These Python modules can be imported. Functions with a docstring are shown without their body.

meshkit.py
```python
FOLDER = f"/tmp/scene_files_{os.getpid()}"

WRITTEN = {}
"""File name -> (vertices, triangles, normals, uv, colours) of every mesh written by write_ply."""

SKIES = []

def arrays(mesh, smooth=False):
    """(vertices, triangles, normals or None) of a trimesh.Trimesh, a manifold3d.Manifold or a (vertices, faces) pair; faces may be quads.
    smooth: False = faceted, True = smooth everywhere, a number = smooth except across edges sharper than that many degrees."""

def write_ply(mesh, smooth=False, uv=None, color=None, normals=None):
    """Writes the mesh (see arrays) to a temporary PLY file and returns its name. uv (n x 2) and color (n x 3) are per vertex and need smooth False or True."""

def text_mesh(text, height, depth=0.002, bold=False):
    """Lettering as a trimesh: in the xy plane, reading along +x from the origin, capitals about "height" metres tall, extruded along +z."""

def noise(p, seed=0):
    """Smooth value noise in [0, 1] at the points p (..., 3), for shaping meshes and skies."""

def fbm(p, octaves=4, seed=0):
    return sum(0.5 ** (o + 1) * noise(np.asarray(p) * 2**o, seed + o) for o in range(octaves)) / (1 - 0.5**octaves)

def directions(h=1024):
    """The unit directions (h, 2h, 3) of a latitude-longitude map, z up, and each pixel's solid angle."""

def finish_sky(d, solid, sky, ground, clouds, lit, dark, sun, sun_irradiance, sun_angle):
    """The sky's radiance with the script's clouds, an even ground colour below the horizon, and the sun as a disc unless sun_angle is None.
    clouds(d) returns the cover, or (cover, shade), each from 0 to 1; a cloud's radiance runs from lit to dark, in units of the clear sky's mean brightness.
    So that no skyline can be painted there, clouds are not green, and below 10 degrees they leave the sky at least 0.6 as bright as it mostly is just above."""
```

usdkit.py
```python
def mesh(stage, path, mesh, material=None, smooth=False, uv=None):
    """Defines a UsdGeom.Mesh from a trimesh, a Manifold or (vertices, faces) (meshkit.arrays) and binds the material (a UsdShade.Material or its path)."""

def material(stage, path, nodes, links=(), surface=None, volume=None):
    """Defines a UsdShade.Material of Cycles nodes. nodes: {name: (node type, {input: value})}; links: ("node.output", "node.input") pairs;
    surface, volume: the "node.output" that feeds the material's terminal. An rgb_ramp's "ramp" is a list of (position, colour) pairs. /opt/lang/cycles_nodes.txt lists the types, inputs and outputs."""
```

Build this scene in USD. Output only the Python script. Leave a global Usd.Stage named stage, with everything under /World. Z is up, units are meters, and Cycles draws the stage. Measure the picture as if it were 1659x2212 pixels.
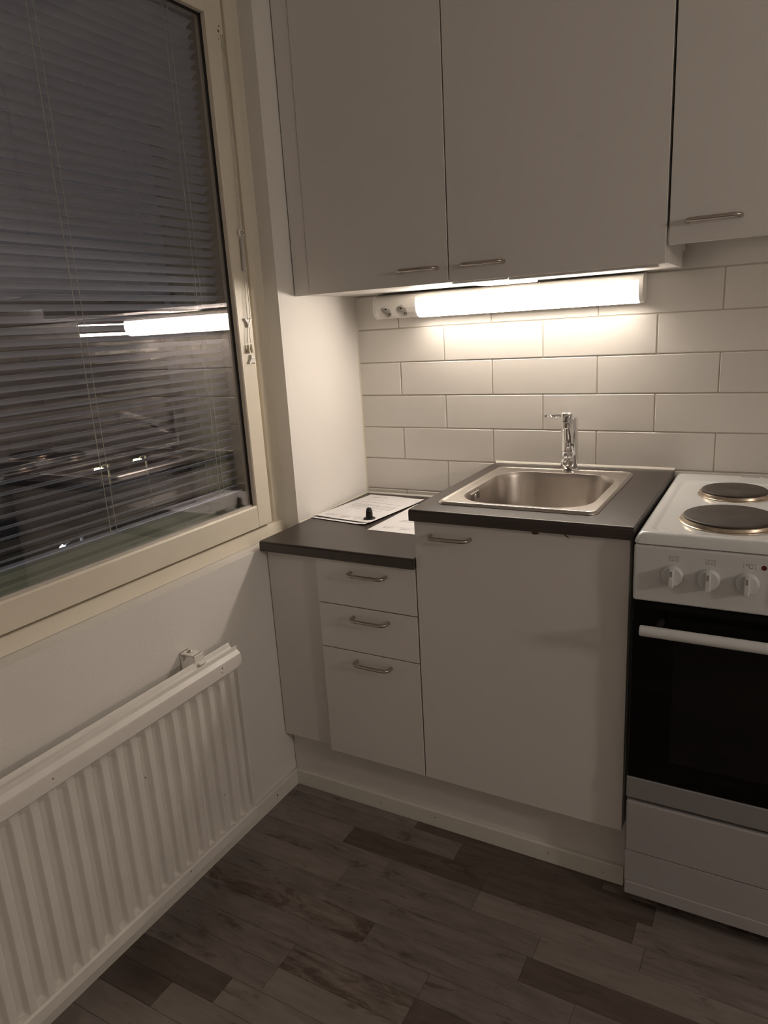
import math, random
import numpy as np
import trimesh
import manifold3d as m3
import usdkit, meshkit
from pxr import Usd, UsdGeom, UsdLux, UsdShade, Gf, Sdf, Vt
from shapely.geometry import Polygon

random.seed(7)
rng = np.random.default_rng(7)
PI = math.pi
stage = Usd.Stage.CreateInMemory()
UsdGeom.SetStageUpAxis(stage, UsdGeom.Tokens.z)
UsdGeom.SetStageMetersPerUnit(stage, 1.0)
UsdGeom.Xform.Define(stage, '/World')
UsdGeom.Scope.Define(stage, '/World/Looks')

# ------------------------------------------------------------------ camera
cam = UsdGeom.Camera.Define(stage, '/World/camera')
F_PX = 1530.0
cam.CreateHorizontalApertureAttr(36.0)
cam.CreateVerticalApertureAttr(36.0 * 2212 / 1659)
cam.CreateFocalLengthAttr(36.0 * F_PX / 1659)
cam.CreateClippingRangeAttr(Gf.Vec2f(0.02, 500))
CAM = (1.2124825, -2.00853, 1.3188042)
RIGHT = (0.8732336, 0.48391524, -0.05735095)
DOWN = (0.07336668, -0.246907, -0.96625787)
FWD = (-0.48174725, 0.83956118, -0.25111074)
cam.AddTransformOp().Set(Gf.Matrix4d(*RIGHT, 0, *[-c for c in DOWN], 0, *[-c for c in FWD], 0, *CAM, 1))
cam.CreateExposureAttr(1.98)

# ------------------------------------------------------------------ sky: a city night
NIGHT = usdkit.material(stage, '/World/Looks/night_sky', {
    'tc': ('texture_coordinate', {}),
    'sep': ('separate_xyz', {}),
    'ramp': ('rgb_ramp', {'ramp': [(0.0, (0.030, 0.028, 0.028)), (0.12, (0.030, 0.031, 0.038)), (0.5, (0.022, 0.025, 0.036)), (1.0, (0.018, 0.021, 0.032))]}),
    'bg': ('background_shader', {'strength': 1.0})},
    [('tc.generated', 'sep.vector'), ('sep.z', 'ramp.fac'), ('ramp.color', 'bg.color')], surface='bg.background')
dome = UsdLux.DomeLight.Define(stage, '/World/sky')
dome.CreateIntensityAttr(1.0)
dome.CreateColorAttr(Gf.Vec3f(0.0026, 0.0027, 0.0035))
DIFFUSER = dict(color=(1.0, 0.880, 0.755), strength=9.4)       # the lamp under the wall cabinets
HALL = dict(color=(1.0, 0.865, 0.76), strength=16.0)           # the floor lamp further down the room, right of the frame

# ------------------------------------------------------------------ helpers: materials
def pbr(name, color, rough=0.5, metal=0.0, spec=0.5, bump=None, tint=None, coat=0.0, aniso=0.0, emit=None, trans=0.0):
    """bump: (scale, strength, distance); tint: (scale, amount) a faint uneven tone"""
    nodes = {'p': ('principled_bsdf', dict(base_color=color, roughness=rough, metallic=metal, specular_ior_level=spec, coat_weight=coat, anisotropic=aniso, transmission_weight=trans))}
    if emit:
        nodes['p'][1].update(emission_color=emit[0], emission_strength=emit[1])
    links = []
    if bump or tint:
        nodes['g'] = ('geometry', {})
    if bump:
        nodes['n'] = ('noise_texture', dict(scale=bump[0], detail=3.0))
        nodes['b'] = ('bump', dict(strength=bump[1], distance=bump[2]))
        links += [('g.position', 'n.vector'), ('n.fac', 'b.height'), ('b.normal', 'p.normal')]
    if tint:
        nodes['t'] = ('noise_texture', dict(scale=tint[0], detail=4.0))
        nodes['r'] = ('rgb_ramp', {'ramp': [(0.3, tuple(c * (1 - tint[1]) for c in color)), (0.7, tuple(min(1, c * (1 + tint[1])) for c in color))]})
        links += [('g.position', 't.vector'), ('t.fac', 'r.fac'), ('r.color', 'p.base_color')]
    return usdkit.material(stage, '/World/Looks/' + name, nodes, links, surface='p.BSDF')

M = {}
M['wall'] = pbr('wall_paint', (0.80, 0.775, 0.735), 0.75, spec=0.3, bump=(140, 0.10, 0.004), tint=(3, 0.02))
M['ceiling'] = pbr('ceiling_paint', (0.84, 0.82, 0.79), 0.9, spec=0.2)
M['trim'] = pbr('trim_paint', (0.74, 0.72, 0.67), 0.45, bump=(60, 0.08, 0.002))
M['tile'] = pbr('tile_glaze', (0.72, 0.69, 0.65), 0.22, bump=(18, 0.06, 0.004))
M['grout'] = pbr('tile_grout', (0.50, 0.455, 0.39), 0.9)
M['cabinet'] = pbr('cabinet_laminate', (0.73, 0.705, 0.675), 0.48, spec=0.4, bump=(500, 0.06, 0.0006))
M['gap_shade'] = pbr('cabinet_shadow_gap', (0.10, 0.085, 0.07), 0.8)
M['worktop'] = pbr('worktop_laminate', (0.048, 0.037, 0.033), 0.36, spec=0.55, bump=(350, 0.12, 0.0008), tint=(9, 0.10))
M['steel'] = pbr('brushed_steel', (0.60, 0.56, 0.52), 0.30, metal=1.0, bump=(260, 0.05, 0.0006), tint=(24, 0.06))
M['bowl_steel'] = pbr('bowl_steel', (0.52, 0.48, 0.44), 0.36, metal=1.0, bump=(300, 0.06, 0.0006), tint=(14, 0.10))
M['handle'] = pbr('handle_steel', (0.50, 0.45, 0.40), 0.30, metal=1.0)
M['chrome'] = pbr('chrome', (0.85, 0.85, 0.86), 0.05, metal=1.0)
M['alu'] = pbr('aluminium', (0.72, 0.71, 0.70), 0.30, metal=1.0)
M['black'] = pbr('black_rubber', (0.018, 0.016, 0.015), 0.5)
M['dark_hole'] = pbr('dark_hole', (0.02, 0.016, 0.013), 0.8)
M['plastic'] = pbr('white_plastic', (0.78, 0.76, 0.72), 0.35)
M['plastic_grey'] = pbr('grey_plastic', (0.50, 0.47, 0.44), 0.4)
M['enamel'] = pbr('stove_enamel', (0.74, 0.765, 0.76), 0.16, coat=0.3)
M['enamel_front'] = pbr('stove_front_paint', (0.69, 0.71, 0.705), 0.38)
M['drawer_grey'] = pbr('stove_drawer_grey', (0.40, 0.385, 0.39), 0.38)  # drawer and base panel, a darker grey than the control panel
M['oven_trim'] = pbr('oven_door_trim', (0.36, 0.36, 0.365), 0.35, metal=0.4)
M['oven_glass'] = pbr('oven_black_glass', (0.004, 0.0035, 0.003), 0.08, spec=0.22)
M['oven_window'] = pbr('oven_window_glass', (0.010, 0.009, 0.009), 0.10, spec=0.22)
M['plate'] = pbr('hot_plate_iron', (0.055, 0.045, 0.038), 0.55, bump=(120, 0.2, 0.001), tint=(26, 0.25))
M['plate_ring'] = pbr('hot_plate_rim', (0.50, 0.42, 0.33), 0.32, metal=1.0, tint=(40, 0.2))
M['red'] = pbr('red_indicator', (0.12, 0.01, 0.008), 0.2)
M['print'] = pbr('grey_print', (0.30, 0.29, 0.28), 0.7)
M['ink'] = pbr('paper_ink', (0.22, 0.21, 0.22), 0.8)
M['paper'] = pbr('paper', (0.80, 0.79, 0.80), 0.8, spec=0.2)
M['radiator'] = pbr('radiator_paint', (0.79, 0.76, 0.715), 0.42, bump=(45, 0.12, 0.002), tint=(14, 0.03))
M['cream'] = pbr('window_frame_paint', (0.76, 0.70, 0.58), 0.40, bump=(70, 0.10, 0.0016), tint=(10, 0.03))
M['outer_frame'] = pbr('outer_sash_paint', (0.42, 0.45, 0.36), 0.5)
M['gasket'] = pbr('glazing_gasket', (0.012, 0.011, 0.011), 0.6)
M['slat'] = pbr('blind_slat_enamel', (0.48, 0.515, 0.62), 0.40)
M['cord'] = pbr('blind_cord', (0.50, 0.49, 0.43), 0.8)
M['clear_plastic'] = pbr('yellowed_plastic', (0.52, 0.47, 0.34), 0.25)
M['stain'] = pbr('paint_chip_brown', (0.14, 0.07, 0.045), 0.8)
M['screw'] = pbr('screw_metal', (0.45, 0.42, 0.38), 0.35, metal=1.0)
M['caulk'] = pbr('silicone_seal', (0.70, 0.66, 0.56), 0.4)
M['seal'] = pbr('aluminium_edge_strip', (0.80, 0.77, 0.70), 0.25)
M['asphalt'] = pbr('asphalt', (0.04, 0.04, 0.042), 0.9, tint=(0.4, 0.3))
M['facade'] = pbr('far_facade', (0.10, 0.095, 0.09), 0.9, tint=(0.6, 0.15))
M['far_window'] = pbr('far_window_glass', (0.02, 0.022, 0.026), 0.1)
M['lit_window'] = pbr('lit_far_window', (0.2, 0.18, 0.1), 0.5, emit=((1.0, 0.85, 0.45), 1.2))
M['street_light'] = pbr('street_lamp_glow', (0.8, 0.8, 0.7), 0.5, emit=((0.85, 0.95, 1.0), 18.0))
M['street_light_warm'] = pbr('street_lamp_warm_glow', (0.8, 0.8, 0.7), 0.5, emit=((1.0, 0.88, 0.5), 9.0))
M['pole'] = pbr('lamp_pole_steel', (0.10, 0.10, 0.10), 0.6)
M['diffuser'] = usdkit.material(stage, '/World/Looks/lamp_diffuser', {'e': ('emission', dict(color=DIFFUSER['color'], strength=DIFFUSER['strength']))}, surface='e.emission')
M['globe'] = usdkit.material(stage, '/World/Looks/wall_lamp_globe', {'e': ('emission', dict(color=HALL['color'], strength=HALL['strength']))}, surface='e.emission')
M['pane'] = usdkit.material(stage, '/World/Looks/window_pane', {
    'lw': ('layer_weight', {'blend': 0.5}), 'pw': ('math', {'math_type': 'power', 'value2': 5.0}), 'f': ('math', {'math_type': 'multiply_add', 'value2': 0.91, 'value3': 0.085}), 't': ('transparent_bsdf', {'color': (0.96, 0.97, 0.965)}), 'g': ('glossy_bsdf', {'color': (1.0, 0.93, 0.96), 'roughness': 0.0}), 'm': ('mix_closure', {})},
    [('lw.facing', 'pw.value1'), ('pw.value', 'f.value1'), ('f.value', 'm.fac'), ('t.BSDF', 'm.closure1'), ('g.BSDF', 'm.closure2')], surface='m.closure')

def wood(name, dark, light, knots=0.0, streak=0.5):
    return usdkit.material(stage, '/World/Looks/' + name, {
        'g': ('geometry', {}), 'o': ('object_info', {}),
        'off': ('vector_math', {'math_type': 'scale', 'vector1': (37.0, 19.0, 0.0)}),
        'add': ('vector_math', {'math_type': 'add'}),
        'mp': ('mapping', {'scale': (5.0, 60.0, 1.0)}), 'mq': ('mapping', {'scale': (6.0, 22.0, 1.0)}), 'mk': ('mapping', {'scale': (9.0, 30.0, 1.0)}),
        'n1': ('noise_texture', {'scale': 1.0, 'detail': 5.0, 'roughness': 0.65, 'distortion': 0.6}),
        'n2': ('noise_texture', {'scale': 1.0, 'detail': 3.0, 'roughness': 0.6, 'distortion': 1.4}),
        'n3': ('noise_texture', {'scale': 1.0, 'detail': 4.0, 'roughness': 0.7, 'distortion': 0.8}),
        'mx': ('mix_float', {'fac': streak}),
        'r': ('rgb_ramp', {'ramp': [(0.34, dark), (0.62, light)]}),
        'rk': ('rgb_ramp', {'ramp': [(0.60 - 0.12 * knots, (0, 0, 0)), (0.72 - 0.12 * knots, (1, 1, 1))]}),
        'kc': ('mix', {'mix_type': 'multiply', 'color2': (0.52, 0.47, 0.42)}),
        'b': ('bump', {'strength': 0.12, 'distance': 0.001}),
        'p': ('principled_bsdf', {'roughness': 0.46, 'specular_ior_level': 0.4})},
        [('o.random', 'off.scale'), ('g.position', 'add.vector1'), ('off.vector', 'add.vector2'),
         ('add.vector', 'mp.vector'), ('add.vector', 'mq.vector'), ('add.vector', 'mk.vector'),
         ('mp.vector', 'n1.vector'), ('mq.vector', 'n2.vector'), ('mk.vector', 'n3.vector'),
         ('n1.fac', 'mx.a'), ('n2.fac', 'mx.b'), ('mx.result', 'r.fac'), ('n3.fac', 'rk.fac'),
         ('rk.color', 'kc.fac'), ('r.color', 'kc.color1'), ('kc.color', 'p.base_color'), ('n1.fac', 'b.height'), ('b.normal', 'p.normal')],
        surface='p.BSDF')

WOOD = [wood('plank_mid', (0.151, 0.125, 0.113), (0.256, 0.222, 0.203), 0.25),
        wood('plank_light', (0.206, 0.176, 0.16), (0.29, 0.252, 0.231), 0.0),
        wood('plank_dark', (0.088, 0.066, 0.055), (0.155, 0.123, 0.107), 0.1),
        wood('plank_knotty', (0.126, 0.099, 0.084), (0.286, 0.242, 0.214), 1.0)]

# ------------------------------------------------------------------ helpers: meshes
def box(x0, x1, y0, y1, z0, z1, c=0.0):
    if c <= 0:
        m = trimesh.creation.box([x1 - x0, y1 - y0, z1 - z0]); m.apply_translation([(x0 + x1) / 2, (y0 + y1) / 2, (z0 + z1) / 2]); return m
    p = []
    for sx, x in ((1, x0), (-1, x1)):
        for sy, y in ((1, y0), (-1, y1)):
            for sz, z in ((1, z0), (-1, z1)):
                p += [(x + sx * c, y + sy * c, z), (x + sx * c, y, z + sz * c), (x, y + sy * c, z + sz * c)]
    return trimesh.convex.convex_hull(np.array(p))

def rbox(x0, x1, y0, y1, z0, z1, r, n=8):
    """a box with round edges: hull of spheres"""
    s = m3.Manifold.sphere(r, n * 4)
    pts = [s.translate((x, y, z)) for x in (x0 + r, x1 - r) for y in (y0 + r, y1 - r) for z in (z0 + r, z1 - r)]
    return man2tri(m3.Manifold.batch_hull(pts))

def man2tri(m):
    t = m.to_mesh(); return trimesh.Trimesh(np.array(t.vert_properties[:, :3]), np.array(t.tri_verts), process=False)

def tri2man(m):
    m = m.copy(); m.merge_vertices()
    return m3.Manifold(m3.Mesh(np.asarray(m.vertices, np.float32), np.asarray(m.faces, np.uint32)))

def cat(*ms):
    return trimesh.util.concatenate([m for m in ms if m is not None])

def frame_to(axis):
    a = np.asarray(axis, float); a = a / np.linalg.norm(a)
    h = np.array([0, 0, 1.0]) if abs(a[2]) < 0.9 else np.array([1.0, 0, 0])
    u = np.cross(h, a); u /= np.linalg.norm(u); v = np.cross(a, u)
    T = np.eye(4); T[:3, 0], T[:3, 1], T[:3, 2] = u, v, a
    return T

def lathe(profile, at=(0, 0, 0), axis=(0, 0, 1), n=40):
    """profile: (radius, height) pairs from bottom to top, closed onto the axis"""
    p = np.array(profile, float)
    if p[0, 0] > 1e-9: p = np.vstack([[0, p[0, 1]], p])
    if p[-1, 0] > 1e-9: p = np.vstack([p, [0, p[-1, 1]]])
    v, f = [], []
    ang = np.arange(n) * 2 * PI / n
    idx = []
    for r, z in p:
        if r < 1e-9: idx.append([len(v)] * n); v.append((0, 0, z))
        else: idx.append(list(range(len(v), len(v) + n))); v += [(r * math.cos(a), r * math.sin(a), z) for a in ang]
    for i in range(len(p) - 1):
        for k in range(n):
            a, b, c, d = idx[i][k], idx[i][(k + 1) % n], idx[i + 1][(k + 1) % n], idx[i + 1][k]
            if a != b: f.append((a, b, c))
            if c != d: f.append((a, c, d))
    m = trimesh.Trimesh(np.array(v), np.array(f), process=False)
    T = frame_to(axis); T[:3, 3] = at
    m.apply_transform(T)
    return m

def cyl(p0, p1, r, n=20, c=0.0):
    p0, p1 = np.array(p0, float), np.array(p1, float); L = np.linalg.norm(p1 - p0)
    c = min(c, r * 0.9, L / 2)
    prof = [(r - c, 0), (r, c), (r, L - c), (r - c, L)] if c else [(r, 0), (r, L)]
    return lathe(prof, p0, p1 - p0, n)

def tube(points, r, n=12, taper=None):
    p = np.array(points, float)
    t = np.gradient(p, axis=0); t /= np.linalg.norm(t, axis=1, keepdims=True)
    u = np.cross(t[0], [0.31, 0.17, 0.93]); u /= np.linalg.norm(u)
    v, f = [], []
    ang = np.arange(n) * 2 * PI / n
    for i in range(len(p)):
        u = u - t[i] * np.dot(u, t[i]); u /= np.linalg.norm(u); w = np.cross(t[i], u)
        ri = r if taper is None else taper[i]
        v += [p[i] + ri * (math.cos(a) * u + math.sin(a) * w) for a in ang]
    for i in range(len(p) - 1):
        for k in range(n):
            a, b, c, d = i * n + k, i * n + (k + 1) % n, (i + 1) * n + (k + 1) % n, (i + 1) * n + k
            f += [(a, b, c), (a, c, d)]
    v += [p[0], p[-1]]; a, b = len(v) - 2, len(v) - 1
    for k in range(n):
        f += [(a, (k + 1) % n, k), (b, (len(p) - 1) * n + k, (len(p) - 1) * n + (k + 1) % n)]
    return trimesh.Trimesh(np.array(v), np.array(f), process=False)

def fillet_path(pts, r, n=7):
    pts = [np.array(p, float) for p in pts]; out = [pts[0]]
    for a, b, c in zip(pts[:-2], pts[1:-1], pts[2:]):
        d0, d1 = (a - b) / np.linalg.norm(a - b), (c - b) / np.linalg.norm(c - b)
        s, e = b + d0 * r, b + d1 * r
        out += [(1 - q) ** 2 * s + 2 * q * (1 - q) * b + q * q * e for q in np.linspace(0, 1, n)]
    return np.array(out + [pts[-1]])

def extrude(poly, axis, a0, a1):
    """polygon of 2-D points swept along an axis: 'x' takes (y, z), 'y' takes (x, z), 'z' takes (x, y)"""
    m = trimesh.creation.extrude_polygon(Polygon(poly), a1 - a0, engine='earcut')
    v = m.vertices.copy()
    w = {'x': np.stack([v[:, 2] + a0, v[:, 0], v[:, 1]], 1), 'y': np.stack([v[:, 0], v[:, 2] + a0, v[:, 1]], 1), 'z': np.stack([v[:, 0], v[:, 1], v[:, 2] + a0], 1)}[axis]
    m = trimesh.Trimesh(w, m.faces, process=False); m.fix_normals()
    return m

def rrect(x0, x1, y0, y1, r, n=10):
    out = []
    for cx, cy, a in ((x1 - r, y1 - r, 0), (x0 + r, y1 - r, PI / 2), (x0 + r, y0 + r, PI), (x1 - r, y0 + r, 1.5 * PI)):
        out += [(cx + r * math.cos(a + q), cy + r * math.sin(a + q)) for q in np.linspace(0, PI / 2, n)]
    return np.array(out)

def loft(loops, cap_first=False, cap_last=False):
    """loops of equal length, each n x 3"""
    n = len(loops[0]); v = np.vstack(loops); f = []
    for i in range(len(loops) - 1):
        for k in range(n):
            a, b, c, d = i * n + k, i * n + (k + 1) % n, (i + 1) * n + (k + 1) % n, (i + 1) * n + k
            f += [(a, b, c), (a, c, d)]
    for flag, i in ((cap_first, 0), (cap_last, len(loops) - 1)):
        if flag:
            v = np.vstack([v, loops[i].mean(0)]); q = len(v) - 1
            f += [((i * n + (k + 1) % n), i * n + k, q) if i == 0 else (i * n + k, i * n + (k + 1) % n, q) for k in range(n)]
    return trimesh.Trimesh(v, np.array(f), process=False)

def loop3(xy, z):
    return np.column_stack([xy, np.full(len(xy), z)])

# ------------------------------------------------------------------ helpers: prims
used = {}
base = {}
def numbered(parent, name):
    k = (parent, name); n = used.get(k, -1) + 1; used[k] = n
    return name if n == 0 else f'{name}_{n:03d}'

def tag(prim, label=None, category=None, group=None, kind=None):
    for k, v in (('label', label), ('category', category), ('group', group), ('kind', kind)):
        if v: prim.SetCustomDataByKey(k, v)
    return prim

def thing(name, label=None, category=None, at=(0, 0, 0), group=None, kind=None):
    path = '/World/' + numbered('/World', name)
    x = UsdGeom.Xform.Define(stage, path); x.AddTranslateOp().Set(Gf.Vec3d(*map(float, at)))
    base[path] = np.array(at, float)
    tag(x.GetPrim(), label, category, group, kind)
    return path

def part(parent, name, mesh, m, smooth=30, label=None, kind=None):
    """one Mesh prim under parent (a path); its shape is given in world coordinates"""
    path = parent + '/' + numbered(parent, name)
    off = base.get(parent, np.zeros(3)); base[path] = off
    mesh = trimesh.Trimesh(np.array(mesh.vertices) - off, np.array(mesh.faces), process=False)
    p = usdkit.mesh(stage, path, mesh, M[m] if isinstance(m, str) else m, smooth=smooth).GetPrim()
    tag(p, label, kind=kind)
    return path

def solo(name, mesh, m, label=None, category=None, group=None, kind=None, smooth=30):
    p = part('/World', name, mesh, m, smooth)
    tag(stage.GetPrimAtPath(p), label, category, group, kind)
    return p

# ================================================================== THE ROOM
ROOM_X, ROOM_Y, ROOM_Z = 5.2, -3.6, 2.5
WY0, WY1, WZ0, WZ1 = -2.00, -0.400, 0.757, 2.16          # the window opening in the left wall
solo('ceiling', box(-0.3, ROOM_X + 0.1, ROOM_Y - 0.1, 0.1, ROOM_Z, ROOM_Z + 0.1), 'ceiling', kind='structure')
wl = [box(-0.30, 0, WY1, 0.1, 0, ROOM_Z), box(-0.30, 0, ROOM_Y - 0.1, WY0, 0, ROOM_Z), box(-0.30, 0, WY0, WY1, 0, WZ0), box(-0.30, 0, WY0, WY1, WZ1, ROOM_Z)]
solo('wall_left', man2tri(m3.Manifold.batch_boolean([tri2man(b) for b in wl], m3.OpType.Add)), 'wall', kind='structure', smooth=False)
solo('wall_right', box(ROOM_X, ROOM_X + 0.1, ROOM_Y - 0.1, 0.1, 0, ROOM_Z), 'wall', kind='structure')
solo('wall_front', box(-0.3, ROOM_X + 0.1, ROOM_Y - 0.1, ROOM_Y, 0, ROOM_Z), 'wall', kind='structure')

# back wall: plaster, grout bed and single tiles in running bond
wb = thing('wall_back', kind='structure')
part(wb, 'plaster', box(0, ROOM_X, 0.008, 0.1, 0, ROOM_Z), 'wall')
TX, TW, TH, TZ, JT = 0.3027, 0.3042, 0.1028, 1.3146, 0.0030
TILE_X1 = 2.0
part(wb, 'grout', box(0, TILE_X1, 0.0022, 0.009, 0.60, TZ + 2 * TH), 'grout')
TILES = [pbr(f'tile_glaze_{i}', tuple(c * k for c in (0.72, 0.69, 0.645)), 0.20, bump=(18, 0.05, 0.004)) for i, k in enumerate((1.0, 0.975, 1.02))]
for row in range(-2, 7):
    z1 = TZ - row * TH - JT / 2; z0 = TZ - (row + 1) * TH + JT / 2
    start = TX - (TW / 2 if row % 2 else 0) - TW
    n = 0
    while True:
        x0, x1 = start + n * TW + JT / 2, start + (n + 1) * TW - JT / 2; n += 1
        if x0 > TILE_X1: break
        x0, x1 = max(x0, 0.0025), min(x1, TILE_X1)
        if x1 - x0 < 0.004: continue
        dy = rng.uniform(-0.0004, 0.0004)
        part(wb, 'tile', box(x0, x1, dy, 0.008, z0, z1, 0.0017), TILES[int(rng.integers(3))], smooth=False)
part(wb, 'corner_seal', extrude([(0.0, 0.009), (0.0, -0.004), (0.0022, -0.0012), (0.006, 0.0)], 'z', 0.78, 1.42), 'caulk')

# floor: boards of printed strips, each strip its own piece
fl = thing('floor', kind='structure')
part(fl, 'underlay', box(-0.05, ROOM_X, ROOM_Y, 0.05, -0.06, -0.0025), WOOD[0])
PW, PY = 0.0643, -0.5637
known = {0: [(0.562, 2)], 1: [(0.269, 0), (0.66, 2)], 2: [(0.42, 0), (0.662, 1)], 3: [], 5: [(0.48, 3)], 6: [(0.65, 0)], 7: [(0.35, 0), (0.6481, 3)], 8: [(0.35, 1)], 9: [(0.277, 1)], 4: [(0.82, 1)]}
tone_left = {0: 0, 1: 1, 2: 0, 3: 0, 4: 1, 5: 3, 6: 0, 7: 0, 8: 0, 9: 2, 10: 2, 11: 0, 12: 1}
tone_seq = {0: [0, 2, 0], 1: [1, 2, 2], 2: [0, 0, 1], 5: [3, 0, 0], 6: [0, 0, 1], 7: [0, 3, 2], 8: [0, 1, 3], 9: [2, 1, 0], 10: [2, 1, 2]}
n_planks = 0
for row in range(-2, 30):
    y1 = PY - row * PW; y0 = y1 - PW
    if y0 < -2.4: break
    cuts = [c for c, _ in known.get(row, [])]
    x = cuts[-1] if cuts else float(rng.uniform(0.15, 0.5))
    if not cuts: cuts = [x]
    while x < 2.3:
        x += float(rng.uniform(0.30, 0.52)); cuts.append(min(x, 2.3))
    edges = [0.0] + cuts
    seq = tone_seq.get(row, [])
    for i, (a, b) in enumerate(zip(edges[:-1], edges[1:])):
        t = seq[i] if i < len(seq) else int(rng.choice([0, 0, 1, 2, 3]))
        g = 0.0003
        part(fl, 'plank', box(a + g, b - g, y0 + g, y1 - g, -0.004, 0.0, 0.0006), WOOD[t], smooth=False)
        n_planks += 1

# ------------------------------------------------------------------ the window
SX, GX, OX = -0.038, -0.056, -0.190                        # sash face, inner pane, outer pane
w1 = thing('window_1', kind='structure', at=(-0.06, -1.2, 0.757))
FX = -0.058
# outer frame fixed in the opening: jambs, head and bottom member
part(w1, 'jamb', extrude([(-0.24, WY1), (FX + 0.004, WY1), (FX, WY1 - 0.006), (FX, WY1 - 0.0345), (FX - 0.002, WY1 - 0.0365), (FX - 0.016, WY1 - 0.0365), (FX - 0.016, WY1 - 0.07), (-0.24, WY1 - 0.07)], 'z', WZ0, WZ1), 'cream')
part(w1, 'jamb', box(-0.24, FX, WY0, WY0 + 0.07, WZ0, WZ1, 0.002), 'cream')
part(w1, 'frame_head', box(-0.24, FX, WY0 + 0.07, WY1 - 0.07, WZ1 - 0.05, WZ1, 0.002), 'cream')
part(w1, 'frame_sill', extrude([(-0.24, WZ0), (-0.044, WZ0 + 0.001), (-0.046, WZ0 + 0.010), (-0.048, 0.7905), (-0.052, 0.7945), (-0.24, 0.7945)], 'y', WY0, WY1), 'cream', smooth=50)
# inner sash: stiles, rails
IY0, IY1, IZ0, IZ1 = WY0 + 0.135, -0.531, 0.866, 2.058      # the glass opening
SO0, SO1, SZ0, SZ1 = WY0 + 0.075, -0.471, 0.8015, 2.122
def sash_bar(poly_box):
    x0, x1, y0, y1, z0, z1 = poly_box
    return box(x0, x1, y0, y1, z0, z1, 0.0025)
part(w1, 'sash_stile', sash_bar((-0.075, SX, IY1, SO1, SZ0, SZ1)), 'cream', smooth=False)
part(w1, 'sash_stile', sash_bar((-0.075, SX, SO0, IY0, SZ0, SZ1)), 'cream', smooth=False)
part(w1, 'sash_rail', extrude([(-0.075, SZ0), (SX - 0.002, SZ0), (SX, SZ0 + 0.002), (SX, IZ0 - 0.006), (SX - 0.003, IZ0 - 0.0015), (-0.055, IZ0 - 0.002), (-0.075, IZ0 - 0.004)], 'y', IY0, IY1), 'cream', smooth=False)
part(w1, 'sash_rail', sash_bar((-0.075, SX, IY0, IY1, IZ1, SZ1)), 'cream', smooth=False)
# dark glazing seal round the pane
for q, b in enumerate(((IY1 - 0.0035, IY1 + 0.002, IZ0 - 0.003, IZ1), (IY0 - 0.002, IY0 + 0.0035, IZ0 - 0.003, IZ1))):
    part(w1, 'glazing_seal', box(GX - 0.003, GX + 0.0035, *b), 'gasket')
part(w1, 'glazing_seal', box(GX - 0.003, GX + 0.0035, IY0, IY1, IZ1 - 0.004, IZ1 + 0.002), 'gasket')
part(w1, 'glazing_bead', box(GX - 0.003, GX + 0.003, IY0, IY1, IZ0 - 0.006, IZ0 + 0.0016), 'plastic_grey')
part(w1, 'pane', box(GX - 0.002, GX + 0.002, IY0 - 0.004, IY1 + 0.004, IZ0 - 0.006, IZ1 + 0.004), 'pane', smooth=False)
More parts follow.
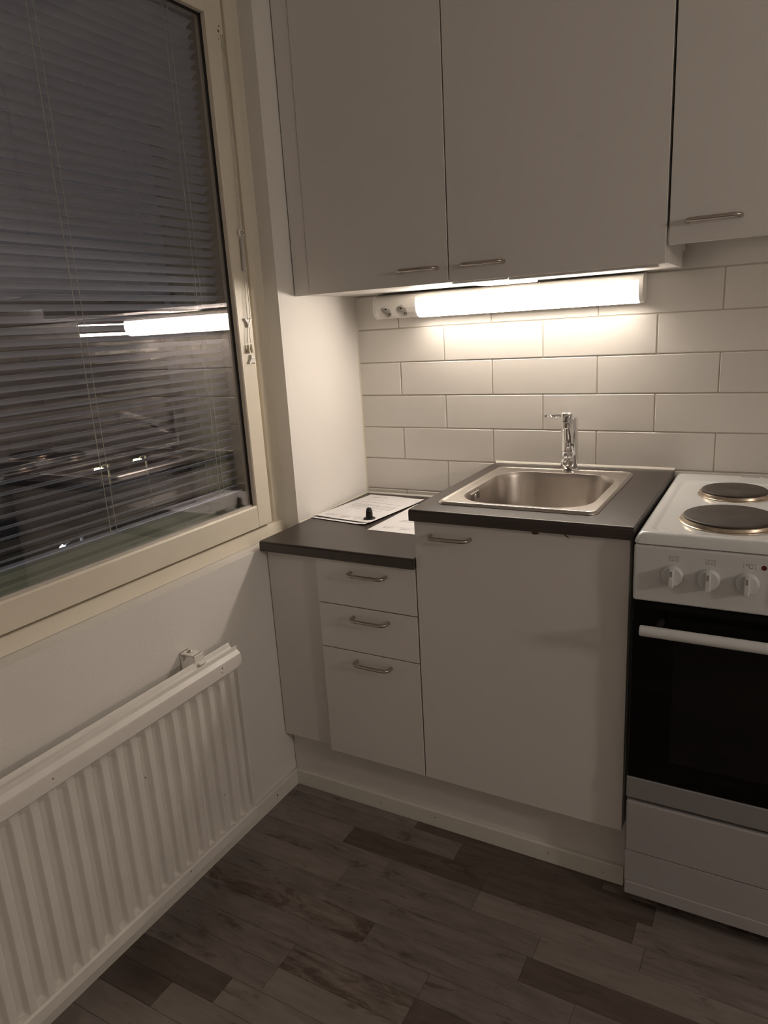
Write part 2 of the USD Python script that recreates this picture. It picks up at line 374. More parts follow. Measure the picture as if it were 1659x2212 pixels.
# outer sash and pane
OY0, OY1, OZ0, OZ1 = WY0 + 0.19, -0.588, 0.872, 2.05
part(w1, 'outer_stile', box(OX - 0.02, OX + 0.035, OY1, WY1 - 0.07, WZ0 + 0.04, WZ1 - 0.05, 0.002), 'outer_frame', smooth=False)
part(w1, 'outer_stile', box(OX - 0.02, OX + 0.035, WY0 + 0.07, OY0, WZ0 + 0.04, WZ1 - 0.05, 0.002), 'outer_frame', smooth=False)
part(w1, 'outer_rail', extrude([(OX - 0.02, 0.80), (OX + 0.06, 0.80), (OX + 0.06, 0.842), (OX + 0.052, 0.848), (OX + 0.052, 0.856), (OX + 0.03, 0.858), (OX + 0.028, OZ0), (OX - 0.02, OZ0)], 'y', OY0, OY1), 'outer_frame', smooth=False)
part(w1, 'outer_rail', box(OX - 0.02, OX + 0.035, OY0, OY1, OZ1, WZ1 - 0.05, 0.002), 'outer_frame', smooth=False)
part(w1, 'outer_pane', box(OX - 0.002, OX + 0.002, OY0 - 0.01, OY1 + 0.01, OZ0 - 0.01, OZ1 + 0.01), 'pane', smooth=False)
# hinges in the groove between sash and jamb
for zz in (1.452, 0.93):
    hp = part(w1, 'hinge', cyl((-0.050, -0.4655, zz - 0.022), (-0.050, -0.4655, zz + 0.022), 0.0045, 14, 0.001), 'cream')
    part(hp, 'hinge_ring', cyl((-0.050, -0.4655, zz - 0.0015), (-0.050, -0.4655, zz + 0.0015), 0.0054, 14), 'screw')
part(w1, 'old_screw_hole', cat(lathe([(0.0035, -0.001), (0.0030, 0.0004)], (SX, -0.4895, 2.030), (1, 0, 0), 9), lathe([(0.0022, -0.001), (0.0020, 0.0004)], (SX, -0.4860, 2.041), (1, 0, 0), 9), lathe([(0.0015, -0.001), (0.0012, 0.0004)], (SX, -0.4920, 2.012), (1, 0, 0), 9)), 'stain', smooth=False)
part(w1, 'reveal_seal', extrude([(FX, WY1), (FX, WY1 - 0.012), (FX + 0.012, WY1)], 'z', WZ0 + 0.03, WZ1), 'caulk')

# ------------------------------------------------------------------ skirtings
def skirting(y_lo, y_hi, x_face, h):
    return extrude([(0.0, 0), (x_face, 0), (x_face, h - 0.004), (x_face - 0.004, h), (0.0, h)], 'y', y_lo, y_hi)
bl = thing('baseboard_left', kind='structure')
part(bl, 'skirting', skirting(ROOM_Y, -0.5215, 0.012, 0.048), 'trim', smooth=False)
part(bl, 'screw_hole', cyl((0.0115, -0.635, 0.026), (0.0128, -0.635, 0.026), 0.0028, 10), 'stain')
bb = thing('baseboard_back', kind='structure')
part(bb, 'skirting', extrude([(-0.523, 0.001), (-0.5355, 0.001), (-0.5355, 0.0465), (-0.532, 0.0505), (-0.523, 0.0505)], 'x', 0.0125, 0.9612), 'trim', smooth=False)
for xx, zz in ((0.055, 0.032), (0.30, 0.022), (0.47, 0.03), (0.78, 0.028), (0.915, 0.022)):
    part(bb, 'nail_head', cyl((xx, -0.5352, zz), (xx, -0.5362, zz), 0.0014, 8), 'stain')

# ================================================================== CABINETS
def bow_handle(x0, x1, y_face, z, r=0.0046, stand=0.030):
    pts = fillet_path([(x0 + r, y_face + 0.001, z), (x0 + r, y_face - stand + r, z), (x1 - r, y_face - stand + r, z), (x1 - r, y_face + 0.001, z)], 0.016)
    return tube(pts, r, 14)

D, T = 0.587, 0.0278
ZL, ZC = 0.7822, 0.9045
DY, FY = -0.574, -0.556                                     # door fronts, carcass fronts
# --- drawer cabinet in the corner
dc = thing('base_cabinet', 'white drawer cabinet with three steel-handled drawers in the corner under the low worktop', 'cabinet', (0.235, -0.28, 0), 'base cabinets under the worktops')
part(dc, 'carcass', cat(box(0.003, 0.019, FY, -0.02, 0.182, ZL - T - 0.0005), box(0.450, 0.4655, FY, -0.02, 0.182, ZL - T - 0.0005), box(0.019, 0.450, FY + 0.004, -0.02, 0.182, 0.198), box(0.019, 0.450, -0.04, -0.02, 0.198, ZL - T - 0.0005), box(0.17, 0.450, FY + 0.002, FY + 0.012, 0.198, ZL - T - 0.0005)), 'cabinet')
part(dc, 'filler_panel', box(0.0025, 0.1725, FY - 0.001, FY + 0.015, 0.184, ZL - T - 0.001, 0.0008), 'cabinet', smooth=False, label='plain filler panel between drawers and left wall')
XF, XD = 0.1744, 0.4655
for z0, z1, hz in ((0.6292, ZL - T - 0.0015, 0.722), (0.5030, 0.6264, 0.5998), (0.1821, 0.5002, 0.4747)):
    d_ = part(dc, 'drawer', box(XF, XD, DY, FY - 0.0015, z0, z1, 0.0009), 'cabinet', smooth=False)
    part(d_, 'handle', bow_handle(0.2768, 0.3885, DY, hz), 'handle', smooth=60)
part(dc, 'gap_shadow', box(0.17, 0.4655, FY - 0.0015, FY - 0.0005, 0.19, ZL - T - 0.003), 'gap_shade')  # dark sheet behind the drawer fronts, painted shade for the gaps
# --- sink cabinet
sc = thing('base_cabinet', 'taller white base cabinet with one wide door under the steel sink', 'cabinet', (0.715, -0.28, 0), 'base cabinets under the worktops')
part(sc, 'carcass', cat(box(0.4690, 0.4850, FY, -0.02, 0.182, ZC - T - 0.0005), box(0.9455, 0.9615, FY, -0.02, 0.182, ZC - T - 0.0005), box(0.4850, 0.9455, FY, -0.02, 0.182, 0.198), box(0.4850, 0.9455, FY + 0.002, FY + 0.016, 0.80, ZC - T - 0.0005)), 'cabinet')
sd = part(sc, 'door', box(0.4690, 0.9612, DY, FY - 0.0015, 0.1821, ZC - T - 0.002, 0.0009), 'cabinet', smooth=False)
part(sd, 'handle', bow_handle(0.5076, 0.6160, DY, 0.8417), 'handle', smooth=60)
part(sd, 'worn_chip', extrude([(0.7546, 0.8695), (0.7600, 0.8672), (0.7665, 0.8680), (0.7710, 0.8700), (0.7702, 0.8735), (0.7550, 0.8735)], 'y', DY - 0.0002, DY + 0.001), 'stain', label='brown worn chip on the upper door edge')
part(sd, 'worn_chip', extrude([(0.8262, 0.8720), (0.8300, 0.8690), (0.8352, 0.8655), (0.8362, 0.8672), (0.8318, 0.8712), (0.8290, 0.8735), (0.8262, 0.8735)], 'y', DY - 0.0002, DY + 0.001), 'stain', label='brown worn chip on the upper door edge')
# --- kickboard
solo('kickboard', box(0.002, 0.9612, -0.523, -0.507, 0.0008, 0.1835, 0.0008), 'cabinet', 'long white recessed kickboard running under both base cabinets', 'kickboard', smooth=False)

# --- worktops
def worktop(x0, x1, z, hole=None):
    r = 0.007
    prof = [(-0.002, z - T), (-D + 0.002, z - T), (-D, z - T + 0.002), (-D, z - r)] + [(-D + r - r * math.cos(a), z - r + r * math.sin(a)) for a in np.linspace(0.25, PI / 2, 6)] + [(-0.002, z)]
    m = extrude(prof, 'x', x0, x1)
    if hole is not None:
        m = man2tri(tri2man(m) - tri2man(hole))
    return m
lw = thing('worktop', 'low dark brown laminate worktop in the corner with papers lying on it', 'worktop', (0.235, -0.29, ZL - T), 'dark laminate worktops')
part(lw, 'slab', worktop(0.0035, 0.4668, ZL), 'worktop', smooth=40)
part(lw, 'edge_band', box(0.4668, 0.4682, -D + 0.001, -0.004, ZL - T + 0.0005, ZL - 0.0005, 0.0004), 'worktop', smooth=False)
part(wb, 'worktop_seal', extrude([(-0.0005, ZL), (-0.004, ZL), (-0.0035, ZL + 0.0015), (-0.0015, ZL + 0.0048), (-0.0005, ZL + 0.005)], 'x', 0.006, 0.4680), 'seal', smooth=False)
part(wb, 'worktop_seal', extrude([(0.0006, ZL - 0.003), (0.0038, ZL - 0.001), (0.0038, ZL + 0.0008), (0.0012, ZL + 0.003), (0.0006, ZL + 0.003)], 'y', -0.398, -0.004), 'caulk', smooth=False)
SKX0, SKX1, SKY0, SKY1 = 0.502, 0.880, -0.521, -0.078        # outer edge of the sink rim
hw = thing('worktop', 'higher dark brown laminate worktop with the steel sink set into it', 'worktop', (0.715, -0.29, ZC - T), 'dark laminate worktops')
cut = box(SKX0 + 0.016, SKX1 - 0.016, SKY0 + 0.016, SKY1 - 0.016, ZC - 0.1, ZC + 0.1)
part(hw, 'slab', worktop(0.4619, 0.9680, ZC, cut), 'worktop', smooth=40)
part(hw, 'edge_band', box(0.9680, 0.9693, -D + 0.001, -0.004, ZC - T + 0.0005, ZC - 0.0005, 0.0004), 'worktop', smooth=False)
part(wb, 'worktop_seal', extrude([(-0.0005, ZC), (-0.0045, ZC), (-0.004, ZC + 0.0015), (-0.0015, ZC + 0.0055), (-0.0005, ZC + 0.0058)], 'x', 0.4622, 0.9690), 'seal', smooth=False)

# --- sink
sk = thing('sink', 'square stainless steel sink with rounded bowl set into the higher worktop', 'sink', (0.69, -0.3, ZC - 0.16))
def ring(inset, z, r):
    return loop3(rrect(SKX0 + inset, SKX1 - inset, SKY0 + inset, SKY1 - inset, r), z)
BX0, BX1, BY0, BY1 = 0.536, 0.850, -0.489, -0.124
def bring(inset, z, r):
    return loop3(rrect(BX0 + inset, BX1 - inset, BY0 + inset, BY1 - inset, r), z)
part(sk, 'rim', loft([ring(0.004, ZC + 0.0003, 0.018), ring(0.0, ZC + 0.0005, 0.022), ring(0.0008, ZC + 0.003, 0.0215), ring(0.004, ZC + 0.0068, 0.020), ring(0.0075, ZC + 0.0072, 0.019), ring(0.010, ZC + 0.0050, 0.018), ring(0.013, ZC + 0.0046, 0.018), bring(-0.012, ZC + 0.0044, 0.095), bring(-0.004, ZC + 0.0040, 0.090), bring(-0.0015, ZC + 0.0028, 0.088)]), 'steel', smooth=50)
bowl_z = [(0, 0.0), (0.003, -0.010), (0.008, -0.06), (0.014, -0.115), (0.022, -0.142), (0.040, -0.156), (0.07, -0.160)]
bl_ = [bring(-0.0015, ZC + 0.0028, 0.088)] + [bring(i, ZC + z, max(0.086 - i * 0.3, 0.05)) for i, z in bowl_z] + [loop3(np.column_stack([0.693 + 0.045 * np.cos(np.arctan2(bring(0, 0, .086)[:, 1] + 0.3065, bring(0, 0, .086)[:, 0] - 0.693)), -0.3065 + 0.045 * np.sin(np.arctan2(bring(0, 0, .086)[:, 1] + 0.3065, bring(0, 0, .086)[:, 0] - 0.693))]), ZC - 0.162)]
part(sk, 'bowl', loft(bl_, cap_last=True), 'bowl_steel', smooth=50)
part(sk, 'drain', lathe([(0.0, 0.0), (0.040, 0.0), (0.043, 0.002), (0.040, 0.004), (0.030, 0.002), (0.0, 0.002)], (0.693, -0.3065, ZC - 0.1625), n=32), 'steel')
ov = part(sk, 'overflow', box(0.5350, 0.5403, -0.392, -0.334, ZC - 0.0295, ZC - 0.0040, 0.002), 'bowl_steel', smooth=False)
for yy, hh in ((-0.386, 0.0085), (-0.3775, 0.0085), (-0.346, 0.0085), (-0.338, 0.0085)):
    part(ov, 'overflow_slot', box(0.5398, 0.5408, yy - 0.0016, yy + 0.0016, ZC - 0.017 - hh, ZC - 0.017 + hh, 0.0005), 'dark_hole', smooth=False)
part(ov, 'overflow_screw', lathe([(0.0052, 0), (0.0045, 0.002), (0.002, 0.003)], (0.5402, -0.3625, ZC - 0.0145), (1, 0, 0), 16), 'chrome')
mk = extrude([(0.834, -0.137), (0.8565, -0.152), (0.8600, -0.148), (0.8375, -0.133)], 'z', ZC + 0.0046, ZC + 0.0054)
part(sk, 'stamped_mark', extrude([(0.8440, -0.1085), (0.8585, -0.1180), (0.8608, -0.1150), (0.8463, -0.1055)], 'z', ZC + 0.0042, ZC + 0.0050), 'plate_ring', smooth=False)

# --- faucet
fx, fy = 0.6975, -0.048
fc = thing('faucet', 'chrome single-lever kitchen faucet with a long spout behind the sink', 'faucet', (fx, fy, ZC))
part(fc, 'body', lathe([(0.0245, 0), (0.0250, 0.003), (0.0240, 0.005), (0.0237, 0.049), (0.0228, 0.0500), (0.0228, 0.0512), (0.0237, 0.0522), (0.0235, 0.112), (0.0226, 0.1130), (0.0226, 0.1142), (0.0234, 0.1152), (0.0232, 0.142), (0.0215, 0.147), (0.014, 0.149)], (fx, fy, ZC), n=64), 'chrome')
ca, cb = 0.22, -0.975
sp0, sp1 = np.array([fx + ca * 0.012, fy + cb * 0.012, ZC + 0.074]), np.array([fx + ca * 0.222, fy + cb * 0.222, ZC + 0.176])
path = [sp0 + (sp1 - sp0) * q + np.array([0, 0, 0.010 * math.sin(PI * q)]) for q in np.linspace(0, 1, 22)]
part(fc, 'spout', tube(path, 0.011, 20, taper=list(np.linspace(0.0125, 0.0122, 22))), 'chrome', smooth=60)
tipc = sp1 + np.array([-ca * 0.006, -cb * 0.006, 0])
part(fc, 'aerator', lathe([(0.0108, -0.028), (0.0124, -0.026), (0.0124, -0.012), (0.0136, -0.010), (0.0140, 0.006), (0.0128, 0.0095), (0.006, 0.0110)], tipc, (0.05, -0.1, 1), 28), 'chrome')
la = np.array([-0.80, -0.60, 0.0]); lb = np.array([0.60, -0.80, 0.0])
lev0 = np.array([fx, fy, ZC + 0.1505])
pts = [lev0 + la * (0.018 - 0.0), lev0 + la * 0.072]
lev = [lev0 + la * a + lb * s * w + np.array([0, 0, zz]) for a, w in ((0.006, 0.012), (0.030, 0.011), (0.068, 0.008), (0.074, 0.004)) for s in (-1, 1) for zz in ((-0.002, 0.0075) if a < 0.02 else (0.001, 0.0070))]
part(fc, 'lever', trimesh.convex.convex_hull(np.array(lev)), 'chrome', smooth=False)
kd = np.array([ca, cb, 0.02])
kp = np.array([fx - 0.004, fy, ZC + 0.0265])
kn = part(fc, 'valve_knob', lathe([(0.010, 0.018), (0.010, 0.026), (0.0158, 0.028), (0.0165, 0.031), (0.0158, 0.040), (0.0125, 0.043), (0.006, 0.044)], kp, kd, 36), 'chrome')
part(kn, 'grip_bar', tube([kp + kd * 0.044 + np.array([0.6, 0.135, 0.78]) * s * 0.011 for s in (-1, -0.5, 0.5, 1)], 0.0032, 12), 'chrome')

# ================================================================== PAPERS AND PLUG ON THE LOW WORKTOP
class Sheet:
    def __init__(s, origin, ang, z, curl=None):
        c, n = math.cos(ang), math.sin(ang)
        s.o, s.u, s.v, s.z, s.curl = np.array(origin), np.array([c, n]), np.array([n, -c]), z, curl
    def __call__(s, a, b):
        """a across (0 to .21), b down the page (0 to .297)"""
        p = s.o + s.u * a + s.v * b
        return np.array([p[0], p[1], s.z + (s.curl(a / 0.21, b / 0.297) if s.curl else 0.0)])
    def grid(s, a0, a1, b0, b1, na, nb, lift, thick):
        A, B = np.linspace(a0, a1, na), np.linspace(b0, b1, nb)
        top = np.array([s(a, b) + [0, 0, lift + thick] for b in B for a in A]); bot = np.array([s(a, b) + [0, 0, lift] for b in B for a in A])
        v = np.vstack([top, bot]); N = na * nb; f = []
        for j in range(nb - 1):
            for i in range(na - 1):
                p, q, r, t = j * na + i, j * na + i + 1, (j + 1) * na + i + 1, (j + 1) * na + i
                f += [(p, r, q), (p, t, r), (N + p, N + q, N + r), (N + p, N + r, N + t)]
        rim = [j * na for j in range(nb)] + [(nb - 1) * na + i for i in range(1, na)] + [j * na + na - 1 for j in range(nb - 2, -1, -1)] + [i for i in range(na - 2, 0, -1)]
        for p, q in zip(rim, rim[1:] + rim[:1]):
            f += [(p, N + p, N + q), (p, N + q, q)]
        return trimesh.Trimesh(v, np.array(f), process=False)

def words(sheet, a0, a1, b, h, r, density=0.8):
    """a line of unreadably small print: a row of dashes"""
    out, a = [], a0
    while a < a1:
        w = r.uniform(0.004, 0.013); e = min(a + w, a1)
        if r.random() < density and e - a > 0.001:
            out.append(sheet.grid(a, e, b, b + h, 2, 2, 0.00025, 0.00006))
        a = e + r.uniform(0.0012, 0.0022)
    return out

def curl1(u, v):
    return 0.0005 + 0.0045 * max(0, u - 0.72) ** 2 / 0.0784 * (0.35 + 0.65 * abs(v - 0.45)) + 0.004 * max(0, v - 0.9) ** 2 / 0.01 * (1 - u) + 0.0016 * math.sin(3.1 * u + 2 * v) ** 2 * u * (1 - u) * 4
def curl0(u, v):
    return 0.003 * max(0, u - 0.8) ** 2 / 0.04 + 0.0015 * max(0, v - 0.9) ** 2 / 0.01
s_a = Sheet((0.2440 - 0.0060, -0.1010), math.radians(-1.2), ZL + 0.0004)
s_b = Sheet((0.0345, -0.0440), math.radians(-7.5), ZL + 0.0004, curl0)
s_c = Sheet((0.0330, -0.0320), math.radians(-5.8), ZL + 0.0020, curl1)
pr_ = random.Random(3)
pa = thing('sheet_of_paper', 'white printed sheet lying partly hidden beside the raised sink cabinet', 'paper', (0.33, -0.25, ZL), 'papers on the low worktop')
part(pa, 'sheet', s_a.grid(0, 0.21, 0, 0.297, 3, 3, 0, 0.0002), 'paper', smooth=False)
part(pa, 'printed_text', cat(*(words(s_a, 0.045, 0.17, 0.180, 0.0028, pr_, 1) + sum((words(s_a, 0.045, 0.19, 0.186 + 0.0048 * k, 0.0013, pr_, 0.9) for k in range(3)), []) + words(s_a, 0.03, 0.19, 0.2480, 0.001, pr_, 1) + sum((words(s_a, 0.03, 0.062, 0.256 + 0.0042 * k, 0.0012, pr_, 0.9) + words(s_a, 0.085, 0.115, 0.256 + 0.0042 * k, 0.0012, pr_, 0.9) + words(s_a, 0.150, 0.170, 0.256 + 0.0042 * k, 0.0012, pr_, 0.9) for k in range(4)), []))), 'ink', smooth=False)
pb = thing('sheet_of_paper', 'lower white sheet of the two stacked papers, its edge peeking out underneath', 'paper', (0.13, -0.2, ZL), 'papers on the low worktop')
part(pb, 'sheet', s_b.grid(0, 0.21, 0, 0.297, 9, 9, 0, 0.0002), 'paper', smooth=60)
pc = thing('sheet_of_paper', 'upper white printed sheet in the corner carrying the black plastic plug', 'paper', (0.13, -0.18, ZL + 0.002), 'papers on the low worktop')
part(pc, 'sheet', s_c.grid(0, 0.21, 0, 0.297, 22, 22, 0, 0.0002), 'paper', smooth=60)
tx = words(s_c, 0.030, 0.088, 0.030, 0.0034, pr_, 1) + words(s_c, 0.030, 0.095, 0.062, 0.0013, pr_, 0.9) + words(s_c, 0.026, 0.185, 0.092, 0.0020, pr_, 1)
for k in range(7):
    tx += words(s_c, 0.026, 0.185 if k % 4 != 3 else 0.09, 0.118 + 0.0062 * k, 0.0014, pr_, 0.95)
tx += words(s_c, 0.026, 0.165, 0.172, 0.0016, pr_, 0.95) + words(s_c, 0.018, 0.15, 0.252, 0.0008, pr_, 1)
for k in range(4):
    for a0, a1 in ((0.018, 0.058), (0.082, 0.115), (0.13, 0.15)):
        tx += words(s_c, a0, a1, 0.258 + 0.0044 * k, 0.0012, pr_, 0.9)
part(pc, 'printed_text', cat(*tx), 'ink', smooth=False)
bx, by = 0.1870, -0.3080
bz = float(max(s_c(a, b)[2] for a in np.linspace(0.146, 0.180, 5) for b in np.linspace(0.242, 0.276, 5))) + 0.0003
pg = thing('plastic_plug', 'small black ribbed plastic plug standing flange down on the white papers', 'plastic plug', (bx, by, bz))
part(pg, 'flange', lathe([(0.0168, 0.0), (0.0176, 0.0010), (0.0168, 0.0026), (0.0100, 0.0040)], (bx, by, bz), n=36), 'black')
rib = [(0.0098, 0.003)]
for k in range(5):
    z = 0.0055 + 0.0042 * k
    rib += [(0.0088, z - 0.0008), (0.0108 - 0.0002 * k, z + 0.0006), (0.0104 - 0.0002 * k, z + 0.0018), (0.0086, z + 0.0026)]
part(pg, 'ribbed_shaft', lathe(rib + [(0.0080, 0.0265), (0.0070, 0.0300), (0.0060, 0.0318), (0.0045, 0.0318), (0.0040, 0.0290)], (bx, by, bz), n=30), 'black')

# ================================================================== WALL CABINETS
UY, UF = -0.329, -0.311
ZU, ZU2, ZT = 1.4178, 1.4538, 2.18
UC = 'wall cabinet'
def wall_carcass(x0, x1, z0, notch=False):
    t = 0.016
    m = [box(x0, x0 + t, UF, -0.002, z0, ZT), box(x0 + t, x1 - t, UF, -0.002, z0, z0 + t), box(x0 + t, x1 - t, UF, -0.002, ZT - t, ZT), box(x0 + t, x1 - t, -0.010, -0.002, z0 + t, ZT - t)]
    if notch:
        m.append(extrude([(UF, z0), (-0.060, z0), (-0.060, z0 + 0.040), (-0.0140, z0 + 0.040), (-0.0140, ZT), (UF, ZT)], 'x', x1 - t, x1))
    else:
        m.append(box(x1 - t, x1, UF, -0.002, z0, ZT))
    return cat(*m)
c1 = thing('wall_cabinet', 'leftmost white wall cabinet against the left wall, with a narrow filler strip', UC, (0.235, -0.16, ZU), 'wall cabinets in a row above the worktops')
part(c1, 'carcass', wall_carcass(0.0025, 0.4690, ZU + 0.002), 'cabinet')
part(c1, 'filler_panel', box(0.0035, 0.0535, UF - 0.0155, UF - 0.0005, ZU, ZT, 0.0008), 'cabinet', smooth=False)
d1 = part(c1, 'door', box(0.0550, 0.4692, UY, UF - 0.0015, ZU, ZT, 0.0009), 'cabinet', smooth=False)
part(d1, 'handle', bow_handle(0.3345, 0.4465, UY, 1.4545), 'handle', smooth=60)
c2 = thing('wall_cabinet', 'widest white wall cabinet directly above the glowing strip lamp', UC, (0.72, -0.16, ZU), 'wall cabinets in a row above the worktops')
part(c2, 'carcass', wall_carcass(0.4705, 0.9715, ZU + 0.002, True), 'cabinet')
d2 = part(c2, 'door', box(0.4722, 0.9712, UY, UF - 0.0015, ZU, ZT, 0.0009), 'cabinet', smooth=False)
part(d2, 'handle', bow_handle(0.5070, 0.6178, UY, 1.4545), 'handle', smooth=60)
part(c2, 'drip_rail', box(0.6185, 0.9550, UF - 0.001, UF + 0.012, ZU - 0.006, ZU + 0.0018, 0.0015), 'alu', smooth=False, label='aluminium rail along the underside')
part(c2, 'mounting_block', box(0.4730, 0.6165, UF - 0.004, -0.075, ZU - 0.004, ZU + 0.0018, 0.0015), 'plastic', smooth=False, label='white flat block on the underside')
c3 = thing('wall_cabinet', 'white wall cabinet above the stove, hung slightly higher than its neighbours', UC, (1.225, -0.16, ZU2), 'wall cabinets in a row above the worktops')
part(c3, 'carcass', wall_carcass(0.9765, 1.4765, ZU2 + 0.032), 'cabinet')
d3 = part(c3, 'door', box(0.9762, 1.4755, UY, UF - 0.0015, ZU2, ZT, 0.0009), 'cabinet', smooth=False)
part(d3, 'handle', bow_handle(1.0080, 1.1160, UY, 1.4960), 'handle', smooth=60)

# --- strip lamp with two sockets
lp = thing('strip_lamp', 'glowing white strip lamp with two sockets mounted under the wall cabinets', 'lamp', (0.49, -0.03, 1.343))
LX0, LXM, LX1, LX2 = 0.0985, 0.2420, 0.8720, 0.8815
prof = [(-0.0008, 1.4165), (-0.030, 1.4165), (-0.0470, 1.4130), (-0.0560, 1.4060), (-0.0605, 1.3970), (-0.0622, 1.3850), (-0.0622, 1.3740), (-0.0585, 1.3600), (-0.0500, 1.3490), (-0.0370, 1.3435), (-0.0220, 1.3445), (-0.0008, 1.3500)]
def grow(p, k):
    c = np.array([-0.028, 1.380]); return [tuple(c + (np.array(q) - c) * k) if q[0] < -0.002 else (q[0], c[1] + (q[1] - c[1]) * k) for q in p]
body = extrude(grow(prof, 0.965), 'x', LX0 + 0.006, LXM)
nrm = np.array([0, -0.78, -0.62]); nrm /= np.linalg.norm(nrm)
socks = [np.array([0.1400, -0.0525, 1.3655]), np.array([0.1930, -0.0525, 1.3655])]
bm = tri2man(body)
for s in socks:
    bm = bm - tri2man(lathe([(0.0185, 0.0), (0.0185, 0.03)], s - nrm * 0.0125, nrm, 40))
part(lp, 'socket_housing', man2tri(bm), 'plastic')
for s in socks:
    q = part(lp, 'socket', lathe([(0.0180, -0.0022), (0.0184, 0.0)], s - nrm * 0.0123, nrm, 32), 'plastic')
    part(q, 'socket_rim', cat(*[lathe([(0.0, 0)], s, nrm, 8) if False else tube([s + nrm * 0.0018 + 0.0196 * (math.cos(a) * np.array([1, 0, 0]) + math.sin(a) * np.cross(nrm, [1, 0, 0])) for a in np.linspace(0, 2 * PI, 33)], 0.0012, 8)]), 'plastic')
    for k in (-1, 1):
        d = np.array([k * 0.0080, 0, 0])
        part(q, 'pin_hole', lathe([(0.0026, 0), (0.0026, 0.0012)], s - nrm * 0.0123 + d, nrm, 14), 'dark_hole')
        e = np.cross(nrm, [1, 0, 0]) * k * 0.0160
        part(q, 'earth_clip', tube([s - nrm * 0.0120 + e, s - nrm * 0.006 + e * 1.02, s - nrm * 0.001 + e * 1.06], 0.0016, 8), 'screw')
part(lp, 'switch', trimesh.convex.convex_hull(np.array([(0.1075, -0.0610, 1.3790), (0.1115, -0.0615, 1.3790), (0.1075, -0.0600, 1.3530), (0.1200, -0.0585, 1.3480), (0.1215, -0.0560, 1.3470), (0.1080, -0.0480, 1.3470), (0.1150, -0.0480, 1.3750), (0.1215, -0.0480, 1.3465)])), 'plastic', smooth=False)
part(lp, 'type_label', extrude([(-0.0598, 1.3785), (-0.0600, 1.3750), (-0.0570, 1.3625), (-0.0555, 1.3625), (-0.0575, 1.3780)], 'x', 0.2140, 0.2340), 'plastic_grey', smooth=False)
part(lp, 'lamp_housing', extrude([(-0.0008, 1.4160), (-0.030, 1.4160), (-0.0470, 1.4127), (-0.0560, 1.4057), (-0.0608, 1.3990), (-0.0470, 1.3980), (-0.030, 1.3950), (-0.0008, 1.3950)], 'x', LXM, LX1), 'plastic')
part(lp, 'back_tray', extrude([(-0.0008, 1.3950), (-0.0306, 1.3950), (-0.0306, 1.3428), (-0.0220, 1.3438), (-0.0008, 1.3495)], 'x', LXM + 0.0015, LX1 - 0.0005), 'plastic')
dif = [(-0.0310, 1.3950), (-0.0470, 1.3975), (-0.0598, 1.3984)] + prof[5:-1][:-1] + [(-0.0310, 1.3440)]
part(lp, 'diffuser', extrude(dif, 'x', LXM + 0.0015, LX1 - 0.0005), 'diffuser', label='glowing white diffuser')
part(lp, 'end_cap', extrude(grow(prof, 1.0), 'x', LX0, LX0 + 0.006), 'plastic')
part(lp, 'end_cap', extrude(grow(prof, 1.015), 'x', LX1, LX2), 'plastic')
part(lp, 'joint_ring', extrude(grow(prof, 0.985), 'x', LXM - 0.004, LXM + 0.0015), 'plastic')

# ================================================================== STOVE
X0, X1, SYF, ZP = 0.9733, 1.4733, -0.6076, 0.8782
st = thing('stove', 'white freestanding electric stove with black oven door beside the sink cabinet', 'stove', (1.223, -0.31, 0.0))
part(st, 'body', box(X0 + 0.004, X1 - 0.004, -0.560, -0.035, 0.045, ZP - 0.001, 0.002), 'enamel_front', smooth=False)
def sring(i, z, r, yb=-0.012):
    return loop3(rrect(X0 + i, X1 - i, SYF + i, yb - i, r), z)
part(st, 'cooktop', loft([sring(0.002, ZP, 0.010), sring(0.0, ZP + 0.002, 0.011), sring(0.0012, ZP + 0.008, 0.011), sring(0.006, ZP + 0.0180, 0.012), sring(0.0105, ZP + 0.0222, 0.013), sring(0.015, ZP + 0.0230, 0.014),
      loop3(rrect(X0 + 0.022, X1 - 0.022, SYF + 0.024, -0.105, 0.030), ZP + 0.0230), loop3(rrect(X0 + 0.026, X1 - 0.026, SYF + 0.028, -0.109, 0.028), ZP + 0.0222), loop3(rrect(X0 + 0.031, X1 - 0.031, SYF + 0.033, -0.114, 0.026), ZP + 0.0195), loop3(rrect(X0 + 0.036, X1 - 0.036, SYF + 0.038, -0.119, 0.024), ZP + 0.0188)], cap_first=True, cap_last=True), 'enamel', smooth=40)
ZK = ZP + 0.0188
for cx, cy, r in ((1.1330, -0.4600, 0.090), (1.1270, -0.2200, 0.0725), (1.3350, -0.4500, 0.0725), (1.3280, -0.2250, 0.090)):
    hpl = part(st, 'hot_plate', lathe([(r * 0.96, 0.004), (r - 0.003, 0.0125), (r - 0.006, 0.0142), (r * 0.70, 0.0142), (0.02, 0.0136), (0.015, 0.0125)], (cx, cy, ZK), n=64), 'plate')
    part(hpl, 'plate_rim', lathe([(r + 0.0055, 0.0), (r + 0.0052, 0.0016), (r + 0.0028, 0.0028), (r + 0.0016, 0.0075), (r + 0.0005, 0.0090), (r - 0.003, 0.0095), (r - 0.006, 0.005)], (cx, cy, ZK), n=64), 'plate_ring', label='metal rim of the hot plate')
for xx in (1.1520, 1.2010, 1.2500, 1.2990):
    part(st, 'vent_slot', box(xx - 0.0205, xx + 0.0205, -0.0375, -0.0335, ZP + 0.0222, ZP + 0.0232, 0.0004), 'dark_hole', smooth=False)
cp = part(st, 'control_panel', rbox(X0 + 0.0006, X1 - 0.0006, SYF, SYF + 0.045, 0.7596, ZP - 0.0012, 0.0055, 4), 'enamel_front', smooth=40)
